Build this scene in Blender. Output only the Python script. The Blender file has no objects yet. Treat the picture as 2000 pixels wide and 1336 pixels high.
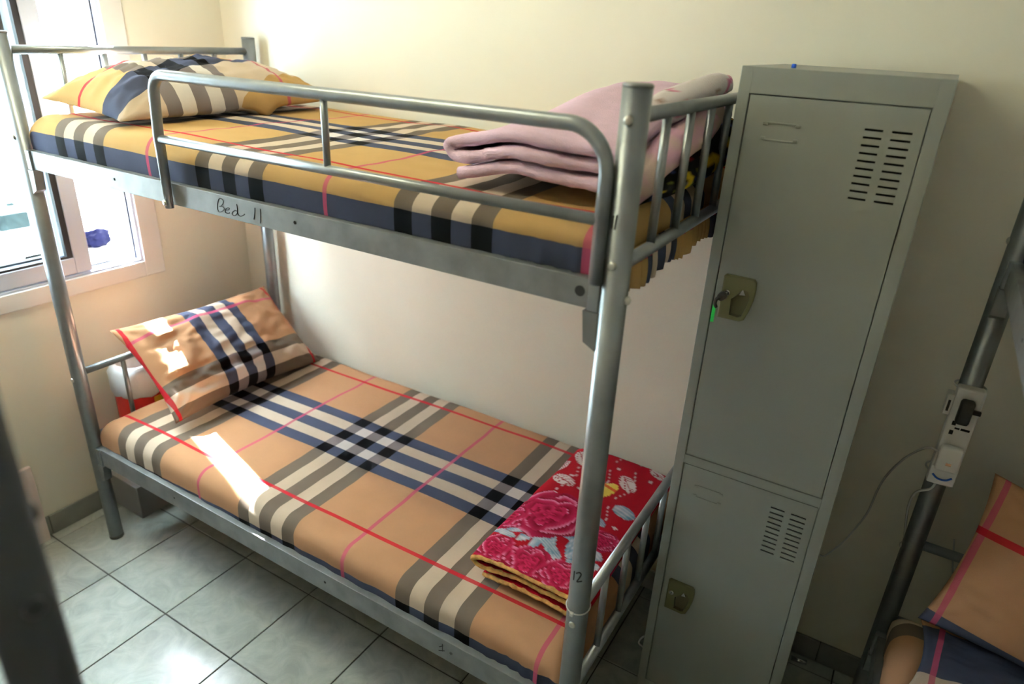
import bpy, bmesh, math, random
from mathutils import Vector, Matrix, Euler, noise as mnoise
random.seed(7)
D = bpy.data
SC = bpy.context.scene
COL = SC.collection

# ------------------------------------------------------------------ camera
W_PX, H_PX, F_PX = 2000.0, 1336.0, 1340.6
CAM_LOC = Vector((2.5516, -1.979, 1.8486))
CAM_ROT = Euler((1.1485, -0.0474, 0.5449), 'XYZ')
cam_d = D.cameras.new('camera')
cam = D.objects.new('camera', cam_d)
COL.objects.link(cam)
cam.location = CAM_LOC
cam.rotation_euler = CAM_ROT
cam_d.sensor_fit = 'HORIZONTAL'
cam_d.sensor_width = 36.0
cam_d.lens = F_PX * 36.0 / W_PX
cam_d.clip_start = 0.05
cam_d.dof.use_dof = True
cam_d.dof.focus_distance = 1.78
cam_d.dof.aperture_fstop = 2.2
SC.camera = cam

# ------------------------------------------------------------------ light and exposure
SC.view_settings.view_transform = 'Standard'
SC.view_settings.look = 'None'
SC.view_settings.gamma = 1.0
SC.view_settings.use_curve_mapping = False
SC.view_settings.exposure = 0.85

world = D.worlds.new('sky')
SC.world = world
world.use_nodes = True
bg = world.node_tree.nodes['Background']
bg.inputs[0].default_value = (0.82, 0.91, 1.0, 1)
bg.inputs[1].default_value = 40.0

sun_d = D.lights.new('sun', 'SUN')
sun_d.energy = 260.0
sun_d.color = (0.93, 0.96, 1.0)
sun_d.angle = math.radians(0.6)
sun = D.objects.new('sun', sun_d)
COL.objects.link(sun)
sun.rotation_euler = Vector((1.0, -0.287, -1.17)).to_track_quat('-Z', 'Y').to_euler()
sun.location = (-4, 1, 6)

# room: x 0 (window wall) .. XR, y 0 (back wall) .. YF, z 0 .. ZC
XR, YF, ZC = 3.72, -2.72, 2.75

def pix(px, axis, val):
    """photo pixel -> point on an axis-aligned plane"""
    d = CAM_ROT.to_matrix() @ Vector(((px[0]-W_PX/2)/F_PX, -(px[1]-H_PX/2)/F_PX, -1))
    t = (val-CAM_LOC[axis])/d[axis]
    return CAM_LOC + d*t

# ------------------------------------------------------------------ helpers
def link(name, me, mat=None, parent=None, smooth=False):
    o = D.objects.new(name, me)
    COL.objects.link(o)
    if mat is not None and not me.materials:
        me.materials.append(mat)
    if smooth:
        me.polygons.foreach_set('use_smooth', [True]*len(me.polygons))
    if parent is not None:
        o.parent = parent
    return o

def pydata(name, vs, fs, mat=None, parent=None, smooth=False):
    me = D.meshes.new(name)
    me.from_pydata([tuple(v) for v in vs], [], fs)
    me.update()
    return link(name, me, mat, parent, smooth)

def empty(name, loc, rz=0.0):
    o = D.objects.new(name, None)
    COL.objects.link(o)
    o.location = loc
    o.rotation_euler = (0, 0, rz)
    o.empty_display_size = 0.1
    return o

def tag(o, label, cat, group=None):
    o['label'] = label
    o['category'] = cat
    if group: o['group'] = group
    return o

def struct(o):
    o['kind'] = 'structure'
    return o

class MB:
    """collects boxes, prisms and tubes into one mesh"""
    def __init__(s): s.v, s.f = [], []
    def box(s, x0, x1, y0, y1, z0, z1):
        n = len(s.v)
        s.v += [(x, y, z) for z in (z0, z1) for y in (y0, y1) for x in (x0, x1)]
        s.f += [tuple(n+i for i in q) for q in ((0,2,3,1),(4,5,7,6),(0,1,5,4),(2,6,7,3),(0,4,6,2),(1,3,7,5))]
        return s
    def bbox(s, x0, x1, y0, y1, z0, z1, b=0.003):
        """box with chamfered edges"""
        n = len(s.v)
        bm = bmesh.new()
        bmesh.ops.create_cube(bm, size=1)
        for v in bm.verts:
            v.co = Vector(((x0+x1)/2+v.co.x*(x1-x0), (y0+y1)/2+v.co.y*(y1-y0), (z0+z1)/2+v.co.z*(z1-z0)))
        bmesh.ops.bevel(bm, geom=list(bm.edges), offset=b, segments=2, profile=0.5, affect='EDGES')
        bm.verts.index_update()
        s.v += [tuple(v.co) for v in bm.verts]
        s.f += [tuple(n+v.index for v in f.verts) for f in bm.faces]
        bm.free()
        return s
    def tube(s, pts, r, n=12, caps=True, closed=False):
        pts = [Vector(p) for p in pts]
        m = len(pts)
        rs = r if isinstance(r, (list, tuple)) else [r]*m
        base = len(s.v)
        t0 = (pts[1]-pts[0]).normalized()
        up = Vector((0, 0, 1)) if abs(t0.z) < 0.9 else Vector((0, 1, 0))
        nrm = (up - t0*up.dot(t0)).normalized()
        for i in range(m):
            if closed: t = (pts[(i+1) % m]-pts[i-1]).normalized()
            else: t = (pts[min(i+1, m-1)]-pts[max(i-1, 0)]).normalized()
            nrm = (nrm - t*nrm.dot(t)).normalized()
            bi = t.cross(nrm)
            for k in range(n):
                a = 2*math.pi*k/n
                s.v.append(tuple(pts[i]+(nrm*math.cos(a)+bi*math.sin(a))*rs[i]))
        rng = m if closed else m-1
        for i in range(rng):
            j = (i+1) % m
            for k in range(n):
                q = (k+1) % n
                s.f.append((base+i*n+k, base+j*n+k, base+j*n+q, base+i*n+q))
        if caps and not closed:
            s.f.append(tuple(base+k for k in range(n)))
            s.f.append(tuple(base+(m-1)*n+k for k in reversed(range(n))))
        return s
    def prism(s, poly, ax, a, b):
        """polygon (2D) extruded along axis ax from a to b"""
        n, base = len(poly), len(s.v)
        for w in (a, b):
            for p in poly:
                c = [0, 0, 0]
                o = [i for i in range(3) if i != ax]
                c[ax] = w; c[o[0]] = p[0]; c[o[1]] = p[1]
                s.v.append(tuple(c))
        s.f.append(tuple(base+i for i in range(n)))
        s.f.append(tuple(base+n+i for i in reversed(range(n))))
        for i in range(n):
            j = (i+1) % n
            s.f.append((base+i, base+n+i, base+n+j, base+j))
        return s
    def build(s, name, mat, parent=None, smooth=False):
        me = D.meshes.new(name)
        me.from_pydata(s.v, [], s.f)
        bm = bmesh.new(); bm.from_mesh(me)
        bmesh.ops.recalc_face_normals(bm, faces=bm.faces)
        bm.to_mesh(me); bm.free()
        o = link(name, me, mat, parent)
        if smooth:
            me.polygons.foreach_set('use_smooth', [len(p.vertices) <= 4 for p in me.polygons])
        return o

def fillet(pts, r, n=6):
    """polyline with rounded corners"""
    pts = [Vector(p) for p in pts]
    out = [pts[0]]
    for i in range(1, len(pts)-1):
        a = (pts[i-1]-pts[i]).normalized(); b = (pts[i+1]-pts[i]).normalized()
        ang = a.angle(b)
        d = r/math.tan(ang/2)
        c = pts[i]+(a+b).normalized()*(r/math.sin(ang/2))
        p0 = pts[i]+a*d-c; p1 = pts[i]+b*d-c
        w = p0.angle(p1)
        for k in range(n+1):
            t = k/n
            out.append(c+(p0*math.sin((1-t)*w)+p1*math.sin(t*w))/math.sin(w))
    out.append(pts[-1])
    return out

def spline(pts, n=8):
    """Catmull-Rom through points"""
    P = [Vector(p) for p in pts]
    P = [P[0]*2-P[1]] + P + [P[-1]*2-P[-2]]
    out = []
    for i in range(1, len(P)-2):
        for k in range(n):
            t = k/n
            a, b, c, d = P[i-1:i+3]
            out.append(0.5*((2*b)+(c-a)*t+(2*a-5*b+4*c-d)*t*t+(3*b-a-3*c+d)*t**3))
    out.append(P[-2])
    return out

def copy_thing(o, loc, rz):
    r = o.copy(); COL.objects.link(r)
    r.location = loc; r.rotation_euler = (0, 0, rz)
    for ch in o.children:
        c = ch.copy(); COL.objects.link(c); c.parent = r
        for g in ch.children:
            d = g.copy(); COL.objects.link(d); d.parent = c
    return r

# ------------------------------------------------------------------ materials
def mat(name, col, rough=0.5, metal=0.0, var=0.0, vscale=8.0, bump=0.0, bscale=120.0, spec=0.5, coat=0.0):
    m = D.materials.new(name)
    m.use_nodes = True
    nt = m.node_tree
    b = nt.nodes['Principled BSDF']
    b.inputs['Base Color'].default_value = (*col, 1)
    b.inputs['Roughness'].default_value = rough
    b.inputs['Metallic'].default_value = metal
    b.inputs['Specular IOR Level'].default_value = spec
    b.inputs['Coat Weight'].default_value = coat
    geo = nt.nodes.new('ShaderNodeNewGeometry')
    if var > 0:
        n = nt.nodes.new('ShaderNodeTexNoise')
        n.inputs['Scale'].default_value = vscale
        n.inputs['Detail'].default_value = 5
        nt.links.new(geo.outputs['Position'], n.inputs['Vector'])
        r = nt.nodes.new('ShaderNodeMapRange')
        r.inputs[1].default_value = 0.3; r.inputs[2].default_value = 0.7
        r.inputs[3].default_value = 1-var; r.inputs[4].default_value = 1+var*0.5
        nt.links.new(n.outputs['Fac'], r.inputs[0])
        mx = nt.nodes.new('ShaderNodeVectorMath'); mx.operation = 'SCALE'
        mx.inputs[0].default_value = col
        nt.links.new(r.outputs[0], mx.inputs['Scale'])
        nt.links.new(mx.outputs[0], b.inputs['Base Color'])
    if bump > 0:
        n = nt.nodes.new('ShaderNodeTexNoise')
        n.inputs['Scale'].default_value = bscale
        n.inputs['Detail'].default_value = 3
        nt.links.new(geo.outputs['Position'], n.inputs['Vector'])
        bp = nt.nodes.new('ShaderNodeBump')
        bp.inputs['Strength'].default_value = bump
        bp.inputs['Distance'].default_value = 0.004
        nt.links.new(n.outputs['Fac'], bp.inputs['Height'])
        nt.links.new(bp.outputs[0], b.inputs['Normal'])
    return m

M = {}
M['wall'] = mat('wall_paint', (0.86, 0.82, 0.705), 0.62, var=0.03, vscale=3, bump=0.12, bscale=60)
M['ceiling'] = mat('ceiling_paint', (0.82, 0.80, 0.74), 0.8)
M['grout'] = mat('grout', (0.035, 0.034, 0.032), 0.85)
M['baseboard'] = mat('baseboard_tile', (0.26, 0.26, 0.24), 0.3, var=0.12, vscale=14)
M['steel'] = mat('silver_enamel', (0.29, 0.315, 0.335), 0.36, metal=0.8, var=0.14, vscale=18, bump=0.03, bscale=300)
M['steel_dark'] = mat('scuffed_silver_enamel', (0.25, 0.26, 0.265), 0.50, metal=0.55, var=0.25, vscale=14, bump=0.03, bscale=300)
M['bolt'] = mat('bolt_zinc', (0.62, 0.62, 0.58), 0.3, metal=1.0)
M['hole'] = mat('dark_hole', (0.008, 0.008, 0.008), 0.9)
M['ink'] = mat('marker_ink', (0.012, 0.012, 0.014), 0.6)
M['board'] = mat('plywood', (0.36, 0.25, 0.15), 0.7, var=0.2, vscale=6)
M['locker'] = mat('locker_enamel', (0.27, 0.285, 0.26), 0.42, var=0.03, vscale=5, bump=0.03, bscale=260)
M['olive'] = mat('olive_plastic', (0.125, 0.12, 0.05), 0.5)
M['olive_shaded'] = mat('olive_plastic_shaded', (0.09, 0.086, 0.04), 0.6)  # same olive plastic, darkened with the shade of the finger well
M['chrome'] = mat('chrome', (0.75, 0.75, 0.76), 0.15, metal=1.0)
M['black'] = mat('black_plastic', (0.012, 0.012, 0.013), 0.4)
M['rubber'] = mat('black_gasket', (0.010, 0.010, 0.014), 0.6)
M['alu'] = mat('window_aluminium', (0.60, 0.65, 0.78), 0.32, metal=0.1)
M['trim'] = mat('white_trim', (0.80, 0.78, 0.77), 0.5)
M['white'] = mat('white_plastic', (0.72, 0.71, 0.69), 0.4)
M['cable'] = mat('white_cable', (0.62, 0.62, 0.60), 0.5)
M['green'] = mat('green_tag', (0.02, 0.62, 0.10), 0.4)
M['blue'] = mat('blue_plastic', (0.01, 0.10, 0.55), 0.5)
M['bluecloth'] = mat('blue_cloth', (0.0001, 0.0003, 0.005), 0.9, spec=0.05)
M['redbag'] = mat('red_plastic', (0.62, 0.015, 0.01), 0.4)
M['yellow'] = mat('yellow_print', (0.75, 0.42, 0.02), 0.5)
M['liner'] = mat('bag_liner', (0.75, 0.77, 0.80), 0.35, bump=0.5, bscale=60)
M['card'] = mat('grey_card', (0.34, 0.32, 0.315), 0.7, var=0.06, vscale=10)
M['outwall'] = mat('outside_wall', (0.80, 0.81, 0.80), 0.8, var=0.05, vscale=3)
M['plaque'] = mat('weathered_plaque', (0.009, 0.013, 0.014), 0.9, spec=0.05, var=0.5, vscale=30)
M['concrete'] = mat('outside_ledge', (0.62, 0.60, 0.58), 0.8, var=0.1)
M['orange'] = mat('orange_plastic', (0.03, 0.009, 0.004), 0.8, spec=0.05)
M['crate'] = mat('weathered_dark_plastic', (0.002, 0.0022, 0.0025), 0.9, spec=0.02)
M['hem'] = mat('yellow_hem', (0.52, 0.27, 0.07), 0.9, var=0.5, vscale=60, bump=0.5, bscale=300)
M['pale'] = mat('pale_pink_board', (0.80, 0.66, 0.62), 0.45)

def tile_mat():
    m = mat('floor_tile', (0.50, 0.49, 0.43), 0.22)
    nt = m.node_tree; b = nt.nodes['Principled BSDF']
    geo = nt.nodes.new('ShaderNodeNewGeometry')
    n = nt.nodes.new('ShaderNodeTexNoise'); n.inputs['Scale'].default_value = 9; n.inputs['Detail'].default_value = 9
    n.inputs['Roughness'].default_value = 0.65; n.inputs['Distortion'].default_value = 1.6
    nt.links.new(geo.outputs['Position'], n.inputs['Vector'])
    cr = nt.nodes.new('ShaderNodeValToRGB')
    cr.color_ramp.elements[0].position = 0.36; cr.color_ramp.elements[0].color = (0.36, 0.385, 0.36, 1)
    cr.color_ramp.elements[1].position = 0.64; cr.color_ramp.elements[1].color = (0.48, 0.50, 0.465, 1)
    nt.links.new(n.outputs['Fac'], cr.inputs[0])
    nt.links.new(cr.outputs[0], b.inputs['Base Color'])
    n2 = nt.nodes.new('ShaderNodeTexNoise'); n2.inputs['Scale'].default_value = 25; n2.inputs['Detail'].default_value = 4
    nt.links.new(geo.outputs['Position'], n2.inputs['Vector'])
    mr = nt.nodes.new('ShaderNodeMapRange'); mr.inputs[3].default_value = 0.14; mr.inputs[4].default_value = 0.30
    nt.links.new(n2.outputs['Fac'], mr.inputs[0]); nt.links.new(mr.outputs[0], b.inputs['Roughness'])
    bp = nt.nodes.new('ShaderNodeBump'); bp.inputs['Strength'].default_value = 0.06; bp.inputs['Distance'].default_value = 0.01
    nt.links.new(n2.outputs['Fac'], bp.inputs['Height']); nt.links.new(bp.outputs[0], b.inputs['Normal'])
    return m
M['tile'] = tile_mat()

def plaid_mat(name, tan=(0.39, 0.208, 0.112), nav=0.505):
    """tartan woven along the UV map, which is in metres: U runs across the grey bands, V across the navy ones"""
    m = D.materials.new(name); m.use_nodes = True
    nt = m.node_tree; N = nt.nodes; L = nt.links
    b = N['Principled BSDF']; b.inputs['Roughness'].default_value = 0.85
    b.inputs['Specular IOR Level'].default_value = 0.05
    uv = N.new('ShaderNodeUVMap'); uv.uv_map = 'UVMap'
    sep = N.new('ShaderNodeSeparateXYZ'); L.new(uv.outputs[0], sep.inputs[0])
    def math_(op, a, bb=None, c=None):
        x = N.new('ShaderNodeMath'); x.operation = op
        for i, v in enumerate((a, bb, c)):
            if v is None: continue
            if isinstance(v, (int, float)): x.inputs[i].default_value = v
            else: L.new(v, x.inputs[i])
        return x.outputs[0]
    P = 0.63
    du = math_('ABSOLUTE', math_('SUBTRACT', math_('FRACT', math_('ADD', math_('DIVIDE', sep.outputs[0], P), 0.5)), 0.5))  # 0..0.5
    du = math_('MULTIPLY', du, 2.0)                       # 1 = 0.315 m
    dv = math_('DIVIDE', math_('ABSOLUTE', sep.outputs[1]), 0.8)
    def ramp(inp, stops):
        r = N.new('ShaderNodeValToRGB'); r.color_ramp.interpolation = 'CONSTANT'
        e = r.color_ramp.elements
        e[0].position = stops[0][0]; e[0].color = (*stops[0][1], 1)
        e[1].position = stops[1][0]; e[1].color = (*stops[1][1], 1)
        for p, c in stops[2:]:
            x = e.new(p); x.color = (*c, 1)
        L.new(inp, r.inputs[0])
        s = N.new('ShaderNodeSeparateColor'); L.new(r.outputs[0], s.inputs[0])
        return s.outputs
    k = 0.315
    U = ramp(du, [(0, (1,0,0)), (0.024/k, (0,1,0)), (0.072/k, (1,0,0)), (0.12/k, (0,0,0)), (0.3085/k, (0,0,1))])
    V = ramp(dv, [(0, (1,0,0)), (0.024/.8, (0,1,0)), (0.070/.8, (1,0,0)), (0.116/.8, (0,0,0)), (0.338/.8, (0,0,1)), (0.352/.8, (0,0,0)),
                  (nav/.8, (1,0,0)), ((nav+0.1)/.8, (0,1,0)), (0.70/.8, (0,0,0))])
    def mix(fac, a, col):
        x = N.new('ShaderNodeMix'); x.data_type = 'RGBA'
        L.new(fac, x.inputs[0])
        if isinstance(a, tuple): x.inputs[6].default_value = (*a, 1)
        else: L.new(a, x.inputs[6])
        x.inputs[7].default_value = (*col, 1)
        return x.outputs[2]
    c = mix(math_('MAXIMUM', U[1], V[1]), tan, (0.54, 0.43, 0.33))
    c = mix(math_('MULTIPLY', U[1], V[1]), c, (0.66, 0.61, 0.58))
    c = mix(U[0], c, (0.14, 0.108, 0.082))
    c = mix(math_('MULTIPLY', U[0], V[1]), c, (0.20, 0.17, 0.17))
    c = mix(V[0], c, (0.060, 0.067, 0.105))
    c = mix(math_('MULTIPLY', U[0], V[0]), c, (0.005, 0.005, 0.006))
    c = mix(math_('MULTIPLY', U[2], 0.8), c, (0.42, 0.06, 0.12))
    c = mix(math_('MULTIPLY', V[2], 0.92), c, (0.40, 0.008, 0.02))
    n = N.new('ShaderNodeTexNoise'); n.inputs['Scale'].default_value = 900; n.inputs['Detail'].default_value = 2
    L.new(uv.outputs[0], n.inputs['Vector'])
    n2 = N.new('ShaderNodeTexNoise'); n2.inputs['Scale'].default_value = 14; n2.inputs['Detail'].default_value = 4
    L.new(uv.outputs[0], n2.inputs['Vector'])
    f = math_('ADD', math_('MULTIPLY', n.outputs['Fac'], 0.16), math_('ADD', math_('MULTIPLY', n2.outputs['Fac'], 0.14), 0.85))
    sc = N.new('ShaderNodeVectorMath'); sc.operation = 'SCALE'
    L.new(c, sc.inputs[0]); L.new(f, sc.inputs['Scale'])
    L.new(sc.outputs[0], b.inputs['Base Color'])
    bp = N.new('ShaderNodeBump'); bp.inputs['Strength'].default_value = 0.25; bp.inputs['Distance'].default_value = 0.003
    L.new(n.outputs['Fac'], bp.inputs['Height']); L.new(bp.outputs[0], b.inputs['Normal'])
    return m
M['plaid'] = plaid_mat('tan_plaid_cotton')
M['plaid_lamplit'] = plaid_mat('tan_plaid_cotton_lamplit', (0.42, 0.255, 0.10), 0.475)  # same cotton, with the upper bunk's yellow lamplight put into the tan

def print_mat(name, rough=0.85, bscale=500.0, bump=0.6):
    """fleece whose printed pattern is stored per vertex"""
    m = D.materials.new(name); m.use_nodes = True
    nt = m.node_tree; b = nt.nodes['Principled BSDF']
    b.inputs['Roughness'].default_value = rough
    b.inputs['Specular IOR Level'].default_value = 0.1
    a = nt.nodes.new('ShaderNodeAttribute'); a.attribute_name = 'print'
    nt.links.new(a.outputs['Color'], b.inputs['Base Color'])
    g = nt.nodes.new('ShaderNodeNewGeometry')
    n = nt.nodes.new('ShaderNodeTexNoise'); n.inputs['Scale'].default_value = bscale; n.inputs['Detail'].default_value = 3
    nt.links.new(g.outputs['Position'], n.inputs['Vector'])
    bp = nt.nodes.new('ShaderNodeBump'); bp.inputs['Strength'].default_value = bump; bp.inputs['Distance'].default_value = 0.004
    nt.links.new(n.outputs['Fac'], bp.inputs['Height']); nt.links.new(bp.outputs[0], b.inputs['Normal'])
    return m
M['print'] = print_mat('printed_fleece')
M['fleece'] = mat('pink_fleece', (0.80, 0.555, 0.69), 0.9, var=0.06, vscale=40, bump=0.7, bscale=420)

def glass_mat():
    m = D.materials.new('window_glass'); m.use_nodes = True
    nt = m.node_tree
    nt.nodes.remove(nt.nodes['Principled BSDF'])
    t = nt.nodes.new('ShaderNodeBsdfTransparent'); t.inputs[0].default_value = (0.93, 0.97, 0.96, 1)
    g = nt.nodes.new('ShaderNodeBsdfGlossy'); g.inputs['Roughness'].default_value = 0.02
    x = nt.nodes.new('ShaderNodeMixShader'); x.inputs[0].default_value = 0.06
    nt.links.new(t.outputs[0], x.inputs[1]); nt.links.new(g.outputs[0], x.inputs[2])
    nt.links.new(x.outputs[0], nt.nodes['Material Output'].inputs[0])
    return m
M['glass'] = glass_mat()

def emit_mat(name, col, s):
    m = mat(name, (0.8, 0.8, 0.8), 0.5)
    b = m.node_tree.nodes['Principled BSDF']
    b.inputs['Emission Color'].default_value = (*col, 1)
    b.inputs['Emission Strength'].default_value = s
    return m
M['tube_lamp'] = emit_mat('lit_tube', (1.0, 0.97, 0.64), 46.0)

# ------------------------------------------------------------------ room shell
T = 0.14
WY0, WY1, WZ0, WZ1 = -1.55, -0.49, 0.965, 2.25          # window opening in the left wall
w = MB()
w.box(-T, 0, YF-T, T, -0.1, WZ0).box(-T, 0, YF-T, T, WZ1, ZC).box(-T, 0, WY1, T, WZ0, WZ1).box(-T, 0, YF-T, WY0, WZ0, WZ1)
struct(w.build('wall_left', M['wall']))
struct(MB().box(0, XR, 0, T, -0.1, ZC).build('wall_back', M['wall']))
struct(MB().box(XR, XR+T, YF-T, T, -0.1, ZC).build('wall_right', M['wall']))
struct(MB().box(0, XR, YF-T, YF, -0.1, ZC).build('wall_front', M['wall']))
struct(MB().box(-T, XR+T, YF-T, T, ZC, ZC+0.1).build('ceiling', M['ceiling']))

# floor: grout bed with every tile laid on it
floor = struct(MB().box(0, XR, YF, 0, -0.1, -0.0035).build('floor', M['grout']))
TS, GX, GY = 0.33, 0.0549, -1.050
def tile_mesh(x0, x1, y0, y1):
    g, c = 0.0021, 0.0012
    x0 += g; x1 -= g; y0 += g; y1 -= g
    m = MB()
    m.v = [(x0,y0,-0.0036),(x1,y0,-0.0036),(x1,y1,-0.0036),(x0,y1,-0.0036),
           (x0,y0,-c),(x1,y0,-c),(x1,y1,-c),(x0,y1,-c),
           (x0+c,y0+c,0),(x1-c,y0+c,0),(x1-c,y1-c,0),(x0+c,y1-c,0)]
    m.f = [(8,9,10,11)]
    for a in (0, 4):
        for i in range(4):
            j = (i+1) % 4
            m.f.append((a+i, a+j, a+4+j, a+4+i))
    me = D.meshes.new('tile'); me.from_pydata(m.v, [], m.f); me.materials.append(M['tile'])
    return me
full = tile_mesh(0, TS, 0, TS)
for i in range(-1, 12):
    for j in range(-6, 4):
        x0, x1 = GX+TS*i, GX+TS*(i+1); y0, y1 = GY+TS*j, GY+TS*(j+1)
        cx0, cx1, cy0, cy1 = max(x0, 0), min(x1, XR), max(y0, YF), min(y1, 0)
        if cx1-cx0 < 0.01 or cy1-cy0 < 0.01: continue
        if (cx0, cx1, cy0, cy1) == (x0, x1, y0, y1):
            o = link('tile', full, None, floor); o.location = (x0, y0, 0)
        else:
            o = link('tile', tile_mesh(0, cx1-cx0, 0, cy1-cy0), None, floor); o.location = (cx0, cy0, 0)

# baseboards: a mortar strip with skirting tiles on it
bl = struct(MB().box(0, 0.004, YF, 0, 0, 0.082).build('baseboard_left', M['grout']))
bb = struct(MB().box(0.012, XR, -0.004, 0, 0, 0.082).build('baseboard_back', M['grout']))
def skirting(parent, along_y, a0, a1):
    m = MB()
    if along_y: m.bbox(0.003, 0.012, a0+0.001, a1-0.001, 0.001, 0.085, 0.0025)
    else: m.bbox(a0+0.001, a1-0.001, -0.012, -0.003, 0.001, 0.085, 0.0025)
    m.build('skirting_tile', M['baseboard'], parent)
a = -1.043-0.33*5
while a < -0.02:
    skirting(bl, True, max(a, YF), min(a+0.33, -0.012)); a += 0.33
a = 0.012
for i in range(12):
    b_ = min(GX+0.27+0.33*i, XR)
    if b_-a > 0.02: skirting(bb, False, a, b_)
    a = b_

# ------------------------------------------------------------------ window
win = struct(empty('window_1', (0, WY0, WZ0)))
def wpart(m, name, mt, parent=win):
    m.v = [(x, y-WY0, z-WZ0) for x, y, z in m.v] if parent is win else m.v
    return m.build(name, mt, parent)
for nm, bx in (('window_trim', (0.0005, 0.013, WY1-0.002, -0.412, 0.905, WZ1+0.06)), ('window_trim', (0.0005, 0.013, WY0-0.075, WY0+0.002, 0.905, WZ1+0.06)),
               ('window_trim', (0.0005, 0.013, WY0+0.0021, WY1-0.0021, 0.905, WZ0+0.002)), ('window_trim', (0.0005, 0.013, WY0+0.0021, WY1-0.0021, WZ1-0.002, WZ1+0.06))):
    wpart(MB().bbox(*bx, b=0.003), nm, M['trim'])
# fixed frame
for bx in ((-0.10, 0.004, WY1-0.012, WY1, WZ0, WZ1), (-0.10, 0.004, WY0, WY0+0.012, WZ0, WZ1),
           (-0.10, 0.004, WY0+0.0121, WY1-0.0121, WZ0, WZ0+0.010), (-0.10, 0.004, WY0+0.0121, WY1-0.0121, WZ1-0.012, WZ1)):
    wpart(MB().bbox(*bx, b=0.002), 'window_frame', M['alu'])
wpart(MB().box(-0.030, -0.020, WY1-0.018, WY1-0.0125, WZ0+0.012, WZ1-0.014), 'gasket', M['rubber'])
wpart(MB().box(-0.060, -0.052, -0.685, WY1-0.019, WZ0+0.0105, WZ0+0.015), 'gasket', M['rubber'])
def sash(y0, y1, x0, x1):
    """sliding sash: four bars, gaskets and a pane"""
    z0, z1, s = WZ0+0.012, WZ1-0.014, 0.058
    m = MB().bbox(x0, x1, y1-s, y1, z0, z1, b=0.003).bbox(x0, x1, y0, y0+s, z0, z1, b=0.003)
    m.bbox(x0, x1, y0+s-0.001, y1-s+0.001, z0, z0+0.06, b=0.003).bbox(x0, x1, y0+s-0.001, y1-s+0.001, z1-0.06, z1, b=0.003)
    o = wpart(m, 'sash', M['alu'])
    a, b_, c, d = y0+s, y1-s, z0+0.06, z1-0.06
    g = MB().box(x0+.004, x1-.004, b_-0.020, b_, c, d).box(x0+.004, x1-.004, a, a+0.011, c, d).box(x0+.004, x1-.004, a+.0111, b_-.0201, c, c+0.008).box(x0+.004, x1-.004, a+.0111, b_-.0201, d-0.006, d)
    g.v = [(x, y-WY0, z-WZ0) for x, y, z in g.v]
    g.build('gasket', M['rubber'], o)
    xm = (x0+x1)/2
    p = MB().box(xm-0.002, xm+0.002, a+0.0112, b_-0.0202, c+0.0082, d-0.0062)
    p.v = [(x, y-WY0, z-WZ0) for x, y, z in p.v]
    p.build('pane', M['glass'], o)
sash(-1.26, -0.683, -0.032, -0.004)
sash(-1.537, -0.712, -0.085, -0.057)

# ------------------------------------------------------------------ what lies outside the window
struct(MB().box(-2.9, -2.5, -6.5, 4.5, -1.2, 3.1).build('wall_outside', M['outwall']))
struct(MB().box(-5.5, -2.5, -6.5, 0.13, 3.1001, 5.6).build('sun_block_outside', M['outwall']))  # unseen block, added to cut the sun down to a narrow strip
struct(MB().box(-2.5, -T-0.001, -4.5, 3.5, -1.3, -1.2).build('ground_outside', M['concrete']))
struct(MB().box(-1.15, -T-0.001, -2.6, 0.9, 0.66, 0.78).build('ledge_outside', M['concrete']))
pl = tag(MB().bbox(-2.499, -2.47, 0.05, 0.235, 0.52, 0.625, b=0.004).build('wall_plaque', M['plaque']),
         'weathered grey plaque on the white wall outside the window', 'plaque')
tag(MB().bbox(-2.499, -2.475, 0.125, 0.17, 0.672, 0.695, b=0.002).build('wall_sign', M['plaque']),
    'small grey plate above the plaque on the outside wall', 'plate')
# crate with slots on the ledge
cr = tag(empty('slotted_crate', (-0.55, -0.60, 0.78)), 'dark slotted crate on the ledge outside the sliding pane', 'crate')
MB().bbox(-0.08, 0.08, -0.11, 0.11, 0, 0.15, 0.004).build('body', M['white'], cr)
MB().bbox(0.0801, 0.086, -0.10, 0.10, 0.09, 0.158, 0.002).build('grille', M['crate'], cr)
for k in range(5):
    MB().bbox(0.0862, 0.090, -0.088+k*0.037, -0.062+k*0.037, 0.118, 0.145, 0.003).build('slot', M['white'], cr)
# wire basket with clothes pegs
wb = tag(empty('plastic_basket', (-0.36, -0.27, 0.78)), 'pale orange plastic basket on the ledge outside the open window', 'basket')
for k in range(14):
    y = -0.15+k*0.3/13
    MB().tube([(0.08, y, 0.010), (0.10, y, 0.075)], 0.004, 6).build('bar', M['orange'], wb)
    MB().tube([(-0.08, y, 0.010), (-0.10, y, 0.075)], 0.004, 6).build('bar', M['orange'], wb)
MB().tube(fillet([(0, -0.16, 0.08), (0.105, -0.16, 0.08), (0.105, 0.16, 0.08), (-0.105, 0.16, 0.08), (-0.105, -0.16, 0.08), (-0.001, -0.16, 0.08)], 0.03), 0.007, 8, closed=False).build('rim', M['orange'], wb, True)
MB().bbox(-0.09, 0.09, -0.155, 0.155, 0, 0.012, 0.003).build('base', M['white'], wb)
def lump(name, mt, c, r, amp, seed, parent=None, zmin=None):
    bm = bmesh.new()
    bmesh.ops.create_icosphere(bm, subdivisions=4, radius=1)
    for v in bm.verts:
        n = mnoise.noise(v.co*1.6+Vector((seed, 0, 0)))+0.5*mnoise.noise(v.co*3.7+Vector((0, seed, 0)))
        v.co = Vector((v.co.x*r[0], v.co.y*r[1], v.co.z*r[2]))*(1+amp*n)
        if zmin is not None: v.co.z = max(v.co.z, zmin)
    me = D.meshes.new(name); bm.to_mesh(me); bm.free()
    o = link(name, me, mt, parent, True); o.location = c
    return o
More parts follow.
